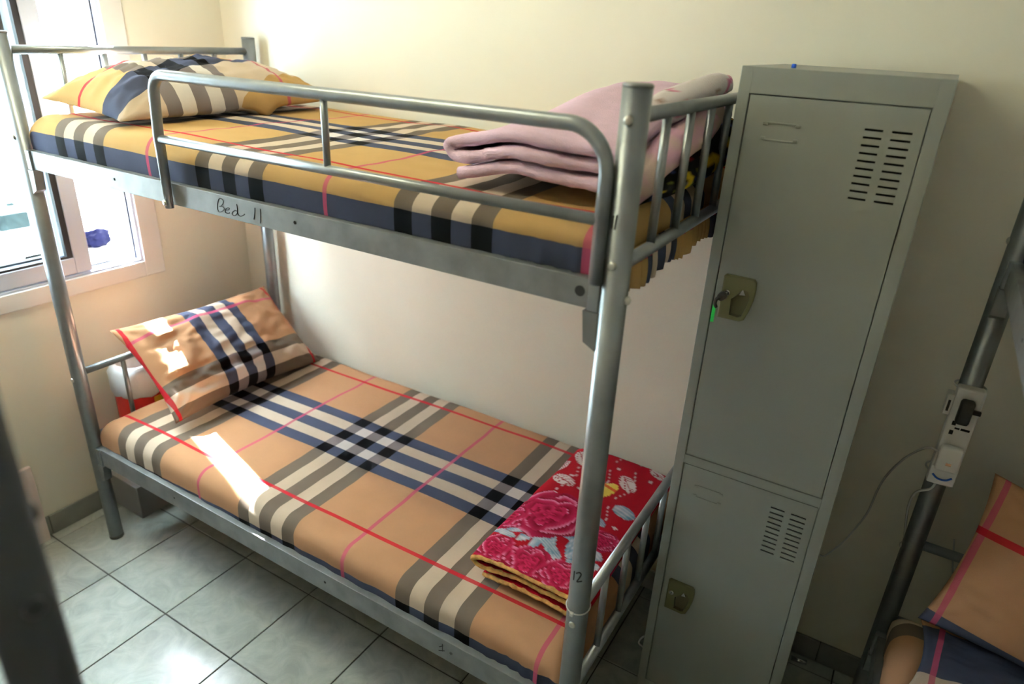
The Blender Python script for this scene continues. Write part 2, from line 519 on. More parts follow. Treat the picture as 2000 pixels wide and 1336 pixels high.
tub = tag(empty('plastic_tub', (-0.66, -0.30, 0.78)), 'white plastic tub under the blue cloth outside the window', 'tub')
MB().bbox(-0.07, 0.07, -0.10, 0.10, 0, 0.066, 0.008).build('body', M['white'], tub)
MB().bbox(-0.076, 0.076, -0.106, 0.106, 0.0665, 0.076, 0.003).build('lid', M['white'], tub)
tag(lump('blue_cloth', M['bluecloth'], (-0.66, -0.305, 0.892), (0.035, 0.058, 0.042), 0.5, 3, zmin=-0.0355), 'crumpled deep blue cloth outside the open window', 'cloth')
tag(lump('dark_rag', M['black'], (-0.205, -0.40, 0.79), (0.03, 0.035, 0.012), 0.5, 9, zmin=-0.009), 'small black rag on the ledge beside the window frame', 'rag')

# ------------------------------------------------------------------ bunk bed
LB, WB = 1.925, 0.858                # post centre to post centre
PR, HP = 0.0240, 1.789
Z_TOP, Z_TOPB, Z_LOW, Z_LOWB = 1.739, 1.492, 0.7066, 0.452
U0, U1, L0, L1 = 1.408, 1.463, 0.346, 0.414      # side rails, bottom and top
BX, BY = 0.2122, -0.9142

def make_bed():
    B = empty('bunk_bed', (BX, BY, 0))
    S = M['steel']
    for (x, y) in ((0, 0), (LB, 0), (0, WB), (LB, WB)):
        m = MB().tube([(x, y, 0.004), (x, y, HP-0.006)], PR, 24)
        p = m.build('post', S, B, True)
        MB().tube([(x, y, HP-0.0065), (x, y, HP-0.002), (x, y, HP)], [PR+0.0004, PR+0.0004, PR-0.003], 24).build('cap', M['steel_dark'], p, True)
        MB().tube([(x, y, 0), (x, y, 0.012)], PR+0.001, 24).build('foot', M['steel_dark'], p, True)
        s = -1 if y == 0 else 1
        e = -1 if x == 0 else 1
        for z in (1.735, 1.50, 0.688):
            MB().tube([(x, y+s*(PR-0.001), z), (x, y+s*(PR+0.002), z), (x, y+s*(PR+0.004), z)], [0.008, 0.0075, 0.004], 12).build('bolt', M['bolt'], p, True)
        for z in (1.437, 0.38):
            MB().tube([(x+e*(PR-0.001), y, z), (x+e*(PR+0.004), y, z), (x+e*(PR+0.007), y, z)], [0.008, 0.0075, 0.004], 12).build('bolt', M['bolt'], p, True)
    # end frames
    for x in (0, LB):
        for zt, zb, k in ((Z_TOP, Z_TOPB, 0), (Z_LOW, Z_LOWB, 1)):
            MB().tube([(x, PR-0.003, zt), (x, WB-PR+0.003, zt)], 0.0125, 14).build('end_rail', S, B, True)
            MB().tube([(x, PR-0.003, zb), (x, WB-PR+0.003, zb)], 0.0125, 14).build('end_rail', S, B, True)
            for i in range(5):
                y = 0.157+i*0.1357
                MB().tube([(x, y, zb+0.008), (x, y, zt-0.008)], 0.0085, 10).build('end_bar', S, B, True)
    # side rails: folded channel with brackets at both ends
    for y, s in ((0, -1), (WB, 1)):
        for z0, z1 in ((U0, U1), (L0, L1)):
            x0, x1 = PR+0.001, LB-PR-0.001
            ya, yb = sorted((y+s*0.008, y-s*0.022))
            face = (ya, ya+0.003) if s < 0 else (yb-0.003, yb)
            m = MB().bbox(x0, x1, face[0], face[1], z0, z1, 0.0012)
            m.bbox(x0+.002, x1-.002, ya+0.0005, yb-0.0005, z1-0.003, z1, 0.001).bbox(x0+.002, x1-.002, ya+0.0005, yb-0.0005, z0, z0+0.003, 0.001)
            r = m.build('side_rail', M['steel_dark'], B)
            fy = y+s*0.008
            for hx, hr in ((0.022, 0.006), (0.46, 0.0035), (1.149, 0.004), (1.863, 0.010)):
                MB().tube([(hx, fy-s*0.001, (z0+z1)/2+0.002), (hx, fy+s*0.0006, (z0+z1)/2+0.002)], hr, 16).build('hole', M['hole'], r)
            # hooked bracket plates
            for xe, e in ((0, 1), (LB, -1)):
                xa, xb = xe+e*(PR-0.004), xe+e*(PR+0.026)
                m = MB().prism([(xa, z0-0.002), (xb, z0-0.002), (xe+e*(PR+0.020), z0-0.062), (xa, z0-0.075)], 1, y-0.016, y+0.012)
                m.build('bracket', M['steel_dark'], r)
                xa2, xb2 = sorted((xe+e*(PR-0.002), xe+e*(PR+0.020)))
                MB().bbox(xa2, xb2, y-0.0145, y+0.012, z0-0.0015, z1+0.001, 0.002).build('sleeve', S, r)
    # guard rail, bent from one tube
    gy = -0.0205
    pts = [(0.709, gy, 1.402), (0.709, gy, 1.58), (0.722, gy, 1.722), (1.896, gy, 1.722), (1.896, gy, 1.462)]
    p2 = [Vector(pts[0]), Vector(pts[1])]
    arc1 = fillet([pts[1], pts[2], pts[3]], 0.045, 8)[1:-1]
    arc2 = fillet([pts[2], pts[3], pts[4]], 0.075, 10)[1:-1]
    path = p2+arc1+arc2+[Vector(pts[4])]
    g = MB().tube(path, [0.0105 if i < 1 else 0.0128 for i in range(len(path))], 14).build('guard_rail', S, B, True)
    MB().tube([(0.712, gy, 1.573), (1.894, gy, 1.573)], 0.0105, 12).build('guard_bar', S, g, True)
    MB().tube([(1.274, gy, 1.575), (1.274, gy, 1.718)], 0.0075, 10).build('guard_bar', S, g, True)
    MB().tube([(0.709, gy-0.009, 1.417), (0.709, gy-0.014, 1.417), (0.709, gy-0.016, 1.417)], [0.008, 0.007, 0.004], 12).build('bolt', M['bolt'], g, True)
    # boards under the mattresses
    for z0 in (U0+0.004, L0+0.004):
        for k in range(5):
            xa = 0.06+k*0.362
            MB().bbox(xa, xa+0.352, 0.024, WB-0.024, z0, z0+0.010, 0.002).build('bed_board', M['board'], B)
    return B

bed = make_bed()
bed_r = copy_thing(bed, (2.757, -0.22, 0), -math.pi/2)
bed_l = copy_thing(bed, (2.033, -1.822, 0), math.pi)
M['steel_backlit'] = mat('silver_enamel_backlit', (0.045, 0.05, 0.06), 0.45, metal=0.3, var=0.1)  # silver enamel darkened, backlit shade put into the colour
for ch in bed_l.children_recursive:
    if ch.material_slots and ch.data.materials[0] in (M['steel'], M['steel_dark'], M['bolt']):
        ch.material_slots[0].link = 'OBJECT'; ch.material_slots[0].material = M['steel_backlit']
for ch in list(bed_r.children):
    if ch.name.startswith('guard_rail'):
        for g in list(ch.children): D.objects.remove(g)
        D.objects.remove(ch)
tag(bed, 'silver tubular steel bunk bed in the middle with Bed 11 written on its rail', 'bunk bed', 'bunk beds')
tag(bed_r, 'dim silver bunk bed at the right edge with a power strip on its post', 'bunk bed', 'bunk beds')
tag(bed_l, 'blurred shade-darkened bunk bed post in the left foreground', 'bunk bed', 'bunk beds')

# hand lettering on the middle bed only
def strokes(name, lst, parent, r=0.0012, lab=None):
    m = MB()
    for st in lst:
        m.tube([p-parent.location for p in spline(st, 5)], r, 6)
    o = m.build(name, M['ink'], parent)
    if lab: o['label'] = lab
    return o
fy = BY-0.0082
def c1(pts): return [pix((400+x*0.11, 370+y*0.11), 1, fy) for x, y in pts]
strokes('writing', [c1(s) for s in (
    [(245,390),(225,340),(230,240),(250,175),(290,165),(325,200),(320,250),(290,290),(262,300)],
    [(262,300),(320,310),(345,345),(320,380),(270,400),(235,388)],
    [(370,368),(420,360),(435,335),(400,330),(365,360),(370,410),(410,425),(445,415)],
    [(570,385),(530,375),(490,410),(495,450),(530,465),(570,430),(580,380),(575,320),(565,260)],
    [(575,380),(590,440),(630,475),(680,460),(710,440)],
    [(890,325),(885,430),(870,530)], [(985,345),(990,470),(985,600)])], bed, 0.0011, 'handwritten Bed 11 in black marker')
def onpost(p):
    d = Vector((p.x-(BX+LB), p.y-BY, 0)).normalized()*(PR+0.0002)
    return Vector((BX+LB+d.x, BY+d.y, p.z))
def c2(pts): return [onpost(pix((1050+x*0.1767, 1100+y*0.1767), 1, BY-PR)) for x, y in pts]
strokes('writing', [c2([(402,92),(398,140),(394,186)]), c2([(428,112),(462,104),(480,130),(462,165),(436,204),(490,210)])], bed, 0.0015, 'handwritten 12 in black marker')
def c3(pts): return [onpost(pix((1080+x*0.2395, 380+y*0.2395), 1, BY-PR)) for x, y in pts]
strokes('writing', [c3([(490,170),(482,220),(473,275)]), c3([(524,168),(514,225),(502,288)])], bed, 0.0014, 'handwritten 11 in black marker')
def c4(pts): return [pix((300+x*0.44, 950+y*0.44), 1, fy) for x, y in pts]
strokes('writing', [c4([(1268,712),(1285,708)]), c4([(1266,728),(1292,730)]), c4([(1282,700),(1283,732)]), c4([(1314,738),(1322,748)]), c4([(1318,735),(1326,745)])], bed, 0.0012, 'faint pen marks')
# cable tie round the foot post
ring = [(BX+LB+math.cos(a)*(PR+0.002), BY+math.sin(a)*(PR+0.002), 0.726+0.004*math.sin(a*1)) for a in [k*math.pi/12 for k in range(24)]]
ct = tag(empty('cable_tie', (BX+LB, BY, 0.726)), 'thin white cable tie around the front foot post below the number 12', 'cable tie')
m = MB().tube([Vector(p)-ct.location for p in ring], 0.0016, 6, closed=True); m.build('band', M['cable'], ct, True)
MB().bbox(-0.006, 0.002, -PR-0.008, -PR-0.001, -0.009, 0.000, 0.001).build('lock', M['cable'], ct)

# ------------------------------------------------------------------ mattresses
def edge(s, half, r):
    a = abs(s); sg = 1 if s >= 0 else -1
    flat = half-r; q = r*math.pi/2
    if a < flat: return s, 0.0
    if a < flat+q:
        th = (a-flat)/r
        return sg*(flat+r*math.sin(th)), r*(1-math.cos(th))
    return sg*half, r+(a-flat-q)

def mattress_mesh(name, L, Wd, h, r, uo, vo, skew, seed, mt, sag=0.0, wr=0.004):
    hu = L/2-r+r*math.pi/2+(h-r); hv = Wd/2-r+r*math.pi/2+(h-r)
    nu, nv = 190, 100
    vs, fs, uvs = [], [], []
    for i in range(nu+1):
        for j in range(nv+1):
            su = -hu+2*hu*i/nu; sv = -hv+2*hv*j/nv
            x, du = edge(su, L/2, r); y, dv = edge(sv, Wd/2, r)
            d = min(h, math.hypot(du, dv))
            z = h-d
            p = Vector((su*2.2, sv*2.2, seed))
            n1 = mnoise.noise(p*1.3)
            n2 = mnoise.noise(Vector((su*3+sv*6, sv*14-su*4, seed+5)))
            n3 = mnoise.noise(Vector((su*22, sv*5, seed+9)))
            top = max(0, 1-d/r)
            z += top*(wr*n1*1.6+wr*0.6*n2)-sag*top*(0.5+0.5*su/hu)*(0.5-0.5*sv/hv)
            side = min(1, d/r)
            puff = 0.006*math.sin(min(1, d/h)*math.pi)
            if du > 0.0005: x += (1 if su > 0 else -1)*side*(puff+wr*0.5*n2*(1 if d < h*0.98 else 0))
            if dv > 0.0005: y += (1 if sv > 0 else -1)*side*(puff+wr*0.7*n3)
            if sv > 0 and dv > 0.0: y -= 0.056*max(0, min(1, (0.072-(h-d))/0.03))     # tucked in behind the rear rail
            # gathers pulled in near the foot corners
            g = max(0, (abs(su)-(L/2-0.28))/0.28) if su > 0 else 0
            if g > 0 and dv > 0.0: y += 0.007*g*min(1, d/h)*math.sin(su*170+3*mnoise.noise(Vector((su*9, 0, seed))))
            g2 = max(0, min(1, (sv-0.20)/0.2))*max(0, min(1, (su-0.58)/0.25))
            z += top*0.007*g2*math.sin(su*95+sv*20)
            vs.append((x, y, z)); uvs.append((su+uo, sv+vo+skew*su))
    for i in range(nu):
        for j in range(nv):
            a = i*(nv+1)+j
            fs.append((a, a+nv+1, a+nv+2, a+1))
    me = D.meshes.new(name); me.from_pydata(vs, [], fs)
    uvl = me.uv_layers.new(name='UVMap')
    for lp in me.loops: uvl.data[lp.index].uv = uvs[lp.vertex_index]
    me.materials.append(mt)
    me.polygons.foreach_set('use_smooth', [True]*len(me.polygons))
    return me
MX, MY = BX+LB/2, BY+WB/2                # centre of the bed in plan
ML, MW, MYC = 1.862, 0.880, MY+0.027      # reaches the wall over the rear rail
def mattress(name, z, h, uc, vc, skew, seed, mt, sag, wr):
    me = mattress_mesh(name, ML, MW, h, 0.045, MX-uc, MYC-vc, skew, seed, mt, sag, wr)
    o = link(name, me); o.location = (MX, MYC, z)
    return o
mat_up = mattress('mattress', U0+0.0145, 0.143, 1.125, -0.455, 0.004, 2.0, M['plaid_lamplit'], 0.022, 0.0055)
mat_lo = mattress('mattress', L0+0.0145, 0.155, 1.100, -0.455, -0.020, 8.0, M['plaid'], 0.016, 0.0055)
tag(mat_up, 'mattress in a lamplight-tinted tan plaid fitted sheet on the middle bed upper bunk', 'mattress', 'plaid mattresses')
tag(mat_lo, 'mattress in a tan plaid fitted sheet on the middle bed lower bunk', 'mattress', 'plaid mattresses')
# gathered hem hanging below the foot end
def hem(parent, x, y0, y1, z0, z1, mt, uo):
    vs, fs, uvs = [], [], []
    n, k = 160, 6
    for i in range(n+1):
        t = i/n; y = y0+(y1-y0)*t
        for j in range(k+1):
            q = j/k
            zb = z0+0.006*math.sin(t*23)+0.006*mnoise.noise(Vector((t*9, 0, 0)))
            z = z1+(zb-z1)*q
            xx = x+q*0.010*math.sin(t*150+2*math.sin(t*31))+0.006*math.sin(q*3)
            vs.append((xx, y+q*0.004*math.cos(t*170), z)); uvs.append((0.3+q*0.06, uo+y*1.4))
    for i in range(n):
        for j in range(k):
            a = i*(k+1)+j
            fs.append((a, a+1, a+k+2, a+k+1))
    me = D.meshes.new('elastic_hem'); me.from_pydata(vs, [], fs)
    l = me.uv_layers.new(name='UVMap')
    for lp in me.loops: l.data[lp.index].uv = uvs[lp.vertex_index]
    o = link('elastic_hem', me, mt, parent, True)
    sol = o.modifiers.new('thick', 'SOLIDIFY'); sol.thickness = 0.002
    return o
hem(mat_up, ML/2+0.011, -MW/2+0.01, MW/2-0.01, -0.012, 0.07, M['plaid_lamplit'], 0.25)
for (bd, nm) in ((bed_r, 'right'), (bed_l, 'left')):
    for src, zz, lev in ((mat_up, U0+0.0145, 'upper'), (mat_lo, L0+0.0145, 'lower')):
        c = copy_thing(src, bd.matrix_basis @ Vector((LB/2, WB/2+MYC-MY, zz)), bd.rotation_euler.z)
        if nm == 'right' and lev == 'lower':
            c.data = c.data.copy()
            for d_ in c.data.uv_layers[0].data: d_.uv[0] += 0.26
        tag(c, {'right': 'tan plaid mattress on the %s bunk of the right bed' % lev,
                'left': 'tan plaid mattress on the %s bunk of the left foreground bed' % lev}[nm], 'mattress', 'plaid mattresses')

# ------------------------------------------------------------------ pillows
def pillow(name, C, ex, ey, a, b, t, uvf, mt, seed, flat=0.35, wr=0.010, bend=None):
    """cushion centred at C; ex, ey unit axes, half sizes a, b, half thickness t (upper side full, under side flatter)"""
    ex = Vector(ex).normalized(); ey = Vector(ey); ey = (ey-ex*ey.dot(ex)).normalized(); ez = ex.cross(ey)
    nu, nv = 72, 52
    vs, fs, uvs = [], [], []
    def pt(u, v, s):
        k = max(0.0, (1-abs(u)**2.4)*(1-abs(v)**2.4))
        th = t*k**0.55
        x = a*u*(1-0.07*(1-v*v)*abs(u)**3); y = b*v*(1-0.09*(1-u*u)*abs(v)**3)
        n = mnoise.noise(Vector((u*2.3*a/b+seed, v*2.3, s)))+0.6*mnoise.noise(Vector((u*4.5+seed, v*7, s+4)))+0.35*abs(mnoise.noise(Vector((u*7+v*5+seed, v*9-u*3, s+8))))
        # radiating creases near the corners
        cr = math.sin(math.atan2(abs(v)-1.05, abs(u)-1.05)*16)*max(0, abs(u)+abs(v)-1.0)*0.5
        z = s*(th if s > 0 else th*flat)+(wr*n*min(1, k*3)+wr*0.6*cr*min(1, k*8))*(1 if s > 0 else 0.3)
        if bend: z += bend(u, v)
        return C+ex*x+ey*y+ez*z, x, y
    for s in (1, -1):
        base = len(vs)
        for i in range(nu+1):
            for j in range(nv+1):
                u = -1+2*i/nu; v = -1+2*j/nv
                u = math.copysign(abs(u)**0.85, u); v = math.copysign(abs(v)**0.85, v)
                p, x, y = pt(u, v, s)
                vs.append(p); uvs.append(uvf(x, y))
        for i in range(nu):
            for j in range(nv):
                q = base+i*(nv+1)+j
                f = (q, q+nv+1, q+nv+2, q+1)
                fs.append(f if s > 0 else f[::-1])
    o_loc = Vector(C)
    me = D.meshes.new(name); me.from_pydata([tuple(Vector(v)-o_loc) for v in vs], [], fs)
    l = me.uv_layers.new(name='UVMap')
    for lp in me.loops: l.data[lp.index].uv = uvs[lp.vertex_index]
    bm = bmesh.new(); bm.from_mesh(me); bmesh.ops.remove_doubles(bm, verts=bm.verts, dist=1e-5); bm.to_mesh(me); bm.free()
    o = link(name, me, mt, None, True); o.location = o_loc
    return o
# lower pillow leans on the head frame
bl_, br_ = Vector((0.50, -0.770, 0.535)), Vector((0.485, -0.125, 0.535))
tl_, tr_ = Vector((0.195, -0.775, 0.815)), Vector((0.19, -0.085, 0.765))
C = (bl_+br_+tl_+tr_)/4
pil_lo = pillow('pillow', C+Vector((0.02, 0, 0.01)), (br_+tr_-bl_-tl_), (tl_+tr_-bl_-br_), 0.345, 0.208, 0.085,
                lambda x, y: (0.315-(0.125-y), x*1.09+0.005), M['plaid'], 1.7, flat=0.5, wr=0.018)
tag(pil_lo, 'tan plaid pillow leaning on the head frame of the middle lower bunk', 'pillow', 'plaid pillows')
# upper pillow lies across the head of the mattress
A = Vector((0.262, -0.868, 1.60)); Bq = Vector((0.62, -0.80, 1.575)); Cq = Vector((0.66, -0.115, 1.60)); Dq = Vector((0.29, -0.10, 1.615))
C = (A+Bq+Cq+Dq)/4
pil_up = pillow('pillow', C+Vector((-0.005, 0, 0.010)), (Dq+Cq-A-Bq), (A+Dq-Bq-Cq), 0.385, 0.215, 0.118,
                lambda x, y: (x+0.115, 0.50-y+0.30*x), M['plaid_lamplit'], 5.2, flat=0.25, wr=0.016,
                bend=lambda u, v: -0.028*math.exp(-((u-0.30)/0.08)**2)*max(0, -v)-0.004*max(0, -u)**4)
tag(pil_up, 'lamplight-tinted tan plaid pillow lying flat on the middle upper bunk', 'pillow', 'plaid pillows')
# right bed pillows
pil_r = pillow('pillow', Vector((3.135, -0.325, 0.742)), (1, -0.06, -0.16), (0.02, 0.42, 0.85), 0.31, 0.195, 0.07,
               lambda x, y: (x+0.595, 0.390-y*0.72), M['plaid'], 3.3, flat=0.5, wr=0.010)
tag(pil_r, 'shadowed tan plaid pillow propped upright on the right bed', 'pillow', 'plaid pillows')
pil_r2 = pillow('pillow', Vector((3.13, -0.475, 0.553)), (1, -0.10, 0.0), (0.1, 1, 0.0), 0.33, 0.14, 0.030,
                lambda x, y: (x+0.595, 0.575-y*0.6), M['plaid'], 6.3, flat=0.6, wr=0.008)
tag(pil_r2, 'flat navy edged plaid pillow under the propped pillow on the right bed', 'pillow', 'plaid pillows')

# ------------------------------------------------------------------ blankets
def set_print(me, fn, uvs):
    ca = me.color_attributes.new('print', 'FLOAT_COLOR', 'POINT')
    for i, (u, v) in enumerate(uvs): ca.data[i].color = (*fn(u, v), 1)

def serpent(x0, x1, layers, z0, gap, rise=0.0):
    """side profile of a folded sheet, from the top layer down: list of (x, z)"""
    pts = []
    for k in range(layers):
        z = z0+gap*(layers-1-k)
        xa, xb = x0+0.012*k+0.006*math.sin(k*2.1), x1-0.006*k
        seq = [(xb, z), (xb-(xb-xa)*0.3, z+rise*0.7), (xb-(xb-xa)*0.6, z+rise), (xa+gap*0.5, z)]
        if k % 2: seq = seq[::-1]
        pts += seq
        if k < layers-1:
            zm = z-gap/2
            pts.append((xa, zm) if k % 2 == 0 else (xb+gap*0.5, zm))
    return pts
def folded(name, prof, y0, y1, th, mt, lift, seed, wav=0.010, fn=None, nseg=10, ny=110):
    """sheet extruded along y over its folded side profile; lift(x, y) raises it, th is its thickness"""
    P = spline([Vector((x, 0, z)) for x, z in prof], nseg)
    vs, fs, uvs = [], [], []
    n = len(P)
    acc = [0.0]
    for i in range(1, n): acc.append(acc[-1]+(P[i]-P[i-1]).length)
    for i, p in enumerate(P):
        t = (P[min(i+1, n-1)]-P[max(i-1, 0)]).normalized()
        nr = Vector((-t.z, 0, t.x))
        for j in range(ny+1):
            q = j/ny
            w_ = wav*mnoise.noise(Vector((p.x*6, p.z*30+seed, 1.0)))
            y = y0+w_+(y1-y0)*q
            dz = lift(p.x, y)+0.004*mnoise.noise(Vector((p.x*9, y*9, seed)))+0.0025*mnoise.noise(Vector((p.x*22, y*16, seed+3)))
            dx = 0.008*mnoise.noise(Vector((1.5, y*6, p.z*25+seed)))
            vs.append(Vector((p.x+dx, y, p.z+dz))); uvs.append((acc[i], y))
    for i in range(n-1):
        for j in range(ny):
            a = i*(ny+1)+j
            fs.append((a, a+1, a+ny+2, a+ny+1))
    front = [vs[i*(ny+1)] for i in range(n)]
    org = Vector((sum(v.x for v in vs)/len(vs), sum(v.y for v in vs)/len(vs), min(v.z for v in vs)))
    me = D.meshes.new(name); me.from_pydata([tuple(v-org) for v in vs], [], fs)
    if fn: set_print(me, fn, uvs)
    o = link(name, me, mt, None, True); o.location = org
    s = o.modifiers.new('thick', 'SOLIDIFY'); s.thickness = th; s.offset = 0
    return o, [p-org for p in front]

# print of the red blanket, u along the sheet from the right edge, v = world y
def ell(u, v, cu, cv, a, b, rot):
    c, s = math.cos(rot), math.sin(rot)
    x, y = (u-cu)*c+(v-cv)*s, -(u-cu)*s+(v-cv)*c
    return math.hypot(x/a, y/b), x/a, y/b
def lerp(a, b, t): return tuple(x+(y-x)*t for x, y in zip(a, b))
RED, WHT, PNK = (0.36, 0.003, 0.012), (0.74, 0.66, 0.66), (0.62, 0.03, 0.16)
def rose(u, v, cu, cv, R, col):
    r = math.hypot(u-cu, v-cv)/R; th = math.atan2(v-cv, u-cu)+0.5*mnoise.noise(Vector((u*18, v*18, 9)))
    wob = 0.84+0.13*abs(math.cos(2.5*th+1.0))
    if r > wob: return col
    k = r/wob
    ring = k*2.7+0.42*math.cos(3*th+2.1*math.floor(k*2.7))
    t = ring-math.floor(ring)
    n = mnoise.noise(Vector((u*34, v*34, 5)))
    c = lerp((0.20, 0.001, 0.012), (0.55, 0.016, 0.085), max(0, min(1, t*1.15+0.25*n)))
    if k > 0.5 and t > 0.72: c = lerp(c, (0.72, 0.28, 0.42), min(1, (t-0.72)*3.2))
    return c
def red_print(u, v):
    c = RED
    n = mnoise.noise(Vector((u*12, v*12, 3)))
    # sprays of small white dots and berries
    gu, gv = math.floor(u/0.055), math.floor(v/0.055)
    rr = mnoise.cell(Vector((gu*1.7, gv*2.3, 0.5)))
    if rr > 0.45 and v > -0.55:
        du, dv_ = (gu+0.5+0.25*rr)*0.055-u, (gv+0.5-0.2*rr)*0.055-v
        if math.hypot(du, dv_) < 0.0065: c = WHT
    # thin stems
    for cu, ph in ((0.085, 0.2), (0.16, 1.1), (0.255, 2.0)):
        if v > -0.48 and abs(u-cu-0.012*math.sin(v*30+ph)) < 0.0016: c = lerp(RED, WHT, 0.7)
    # white leaves with red veins
    for cu, cv, a, b, ro in ((0.275, -0.20, 0.045, 0.021, 1.0), (0.268, -0.345, 0.046, 0.024, 0.5), (0.095, -0.255, 0.044, 0.024, 0.9), (0.315, -0.26, 0.035, 0.016, 1.8),
                             (0.03, -0.155, 0.03, 0.016, 0.4)):
        d, x, y = ell(u, v, cu, cv, a, b, ro)
        if d < 1:
            c = WHT
            if abs(y) < 0.07 or (abs((abs(y)*0.9+x*2.2) % 0.55) < 0.10 and abs(y) < 0.8): c = RED
    # yellow fruit
    d, x, y = ell(u, v, 0.135, -0.325, 0.026, 0.05, 0.25)
    if d < 1: c = lerp((0.85, 0.62, 0.10), (0.88, 0.75, 0.30), max(0, x)) if abs(y-0.35) > 0.13 else (0.75, 0.15, 0.03)
    # pale blue flowers and leaves in front
    for cu, cv, a, b, ro in ((0.045, -0.395, 0.036, 0.026, 0.3), (0.105, -0.565, 0.055, 0.020, -0.6), (0.06, -0.60, 0.05, 0.020, 0.5), (0.10, -0.62, 0.05, 0.018, 1.3), (0.05, -0.66, 0.045, 0.018, -0.3),
                             (0.165, -0.625, 0.05, 0.016, 1.1), (0.19, -0.64, 0.05, 0.015, 1.6), (0.215, -0.635, 0.05, 0.015, 2.1), (0.245, -0.625, 0.05, 0.014, 2.6), (0.15, -0.655, 0.05, 0.015, 0.5),
                             (0.15, -0.47, 0.03, 0.016, 1.3), (0.13, -0.70, 0.045, 0.018, 0.9), (0.29, -0.665, 0.04, 0.013, 0.1), (0.09, -0.475, 0.03, 0.012, 0.6)):
        d, x, y = ell(u, v, cu, cv, a, b, ro)
        if d < 1: c = lerp((0.66, 0.68, 0.72), (0.12, 0.28, 0.42), max(0, min(1, 0.15+0.55*abs(math.sin(y*6))+0.8*mnoise.noise(Vector((u*40, v*40, 2))))))
    c = rose(u, v, 0.225, -0.530, 0.125, c)
    c = rose(u, v, 0.320, -0.595, 0.07, c)
    c = rose(u, v, 0.045, -0.55, 0.05, c)
    c = rose(u, v, 0.17, -0.74, 0.07, c)
    c = rose(u, v, 0.27, -0.735, 0.06, c)
    c = rose(u, v, 0.08, -0.73, 0.06, c)
    c = rose(u, v, 0.55, -0.6, 0.12, c); c = rose(u, v, 0.85, -0.6, 0.12, c)
    return tuple(max(0, x*(0.95+0.12*n)) for x in c)
prof = serpent(1.775, 2.085, 3, 0.5315, 0.027, rise=0.006)
red_b, front = folded('blanket', prof, -0.775, -0.135, 0.013, M['print'], lambda x, y: 0.004*math.sin(y*7)-0.010*max(0, (1.85-x)/0.1)*(1 if y > -0.5 else 0.3), 2.0, 0.012, red_print, nseg=16, ny=230)
tag(red_b, 'folded red floral fleece blanket at the foot of the lower bunk', 'blanket', 'folded blankets')
MB().tube([p+Vector((0, 0.002*mnoise.noise(p*60), 0.003*mnoise.noise(p*45))) for p in front], [0.0064+0.0016*mnoise.noise(p*70) for p in front], 8).build('hem_edge', M['hem'], red_b, True)['label'] = 'yellow woven edge'

# pink fleece on the upper bunk
Z_UP = 1.5685
def lift_pink(x, y):
    t = max(0, min(1, (y+0.80)/0.42))
    a = max(0, min(1, (x-1.68)/0.22))
    t = t*t*(3-2*t); a = a*a*(3-2*a)
    return 0.075*t*a+0.012*a
prof = serpent(1.690, 2.070, 3, Z_UP+0.010, 0.031, rise=0.016)
pink_b, front = folded('blanket', prof, -0.785, -0.14, 0.024, M['fleece'], lift_pink, 6.0, 0.030, None, nseg=9, ny=90)
tag(pink_b, 'folded pale pink fleece blanket at the foot of the upper bunk', 'blanket', 'folded blankets')
MB().tube([p+Vector((0, 0.004*mnoise.noise(p*30), 0)) for p in front], [0.0125+0.003*mnoise.noise(p*40) for p in front], 10).build('hem_edge', M['fleece'], pink_b, True)
# white and rose printed corner of the pink blanket, lying over the end rail
def corner_print(u, v):
    n = mnoise.noise(Vector((u*25, v*25, 2)))
    n2 = mnoise.noise(Vector((u*60, v*40, 7)))
    c = (0.78, 0.70, 0.70)
    if n > 0.18: c = (0.70, 0.22, 0.36)
    elif n2 > 0.35: c = (0.45, 0.30, 0.25)
    return c
def roll(name, pts, rs, parent, fn, mt, org, squash=1.0, seed=0):
    P = spline(pts, 10); n = len(P)
    R_ = [x.x for x in spline([Vector((r, 0, 0)) for r in rs], 10)]
    m = MB().tube([p-org for p in P], R_, 28)
    for i, v in enumerate(m.v):
        q = Vector(v); w_ = mnoise.noise(q*18+Vector((seed, 0, 0)))
        m.v[i] = (q.x+0.012*w_, q.y+0.01*mnoise.noise(q*20), q.z+0.008*w_)
    o = m.build(name, mt, parent, True)
    uv = [(v.co.x+v.co.z*2, v.co.y) for v in o.data.vertices]
    set_print(o.data, fn, uv)
    return o
roll('blanket_corner', [(2.02, -0.62, 1.70), (2.055, -0.52, 1.725), (2.085, -0.38, 1.755), (2.10, -0.24, 1.768)], [0.02, 0.035, 0.030, 0.020], pink_b, corner_print, M['print'], pink_b.location)['label'] = 'white and rose printed corner'
roll('blanket_fold', [(2.075, -0.76, 1.555), (2.088, -0.72, 1.60), (2.09, -0.60, 1.645), (2.095, -0.45, 1.67), (2.09, -0.30, 1.70)], [0.016, 0.030, 0.036, 0.036, 0.03], pink_b,
     lambda u, v: lerp((0.70, 0.40, 0.50), (0.66, 0.50, 0.42), max(0, min(1, 0.5+2*mnoise.noise(Vector((u*18, v*18, 4)))))), M['print'], pink_b.location, seed=4)
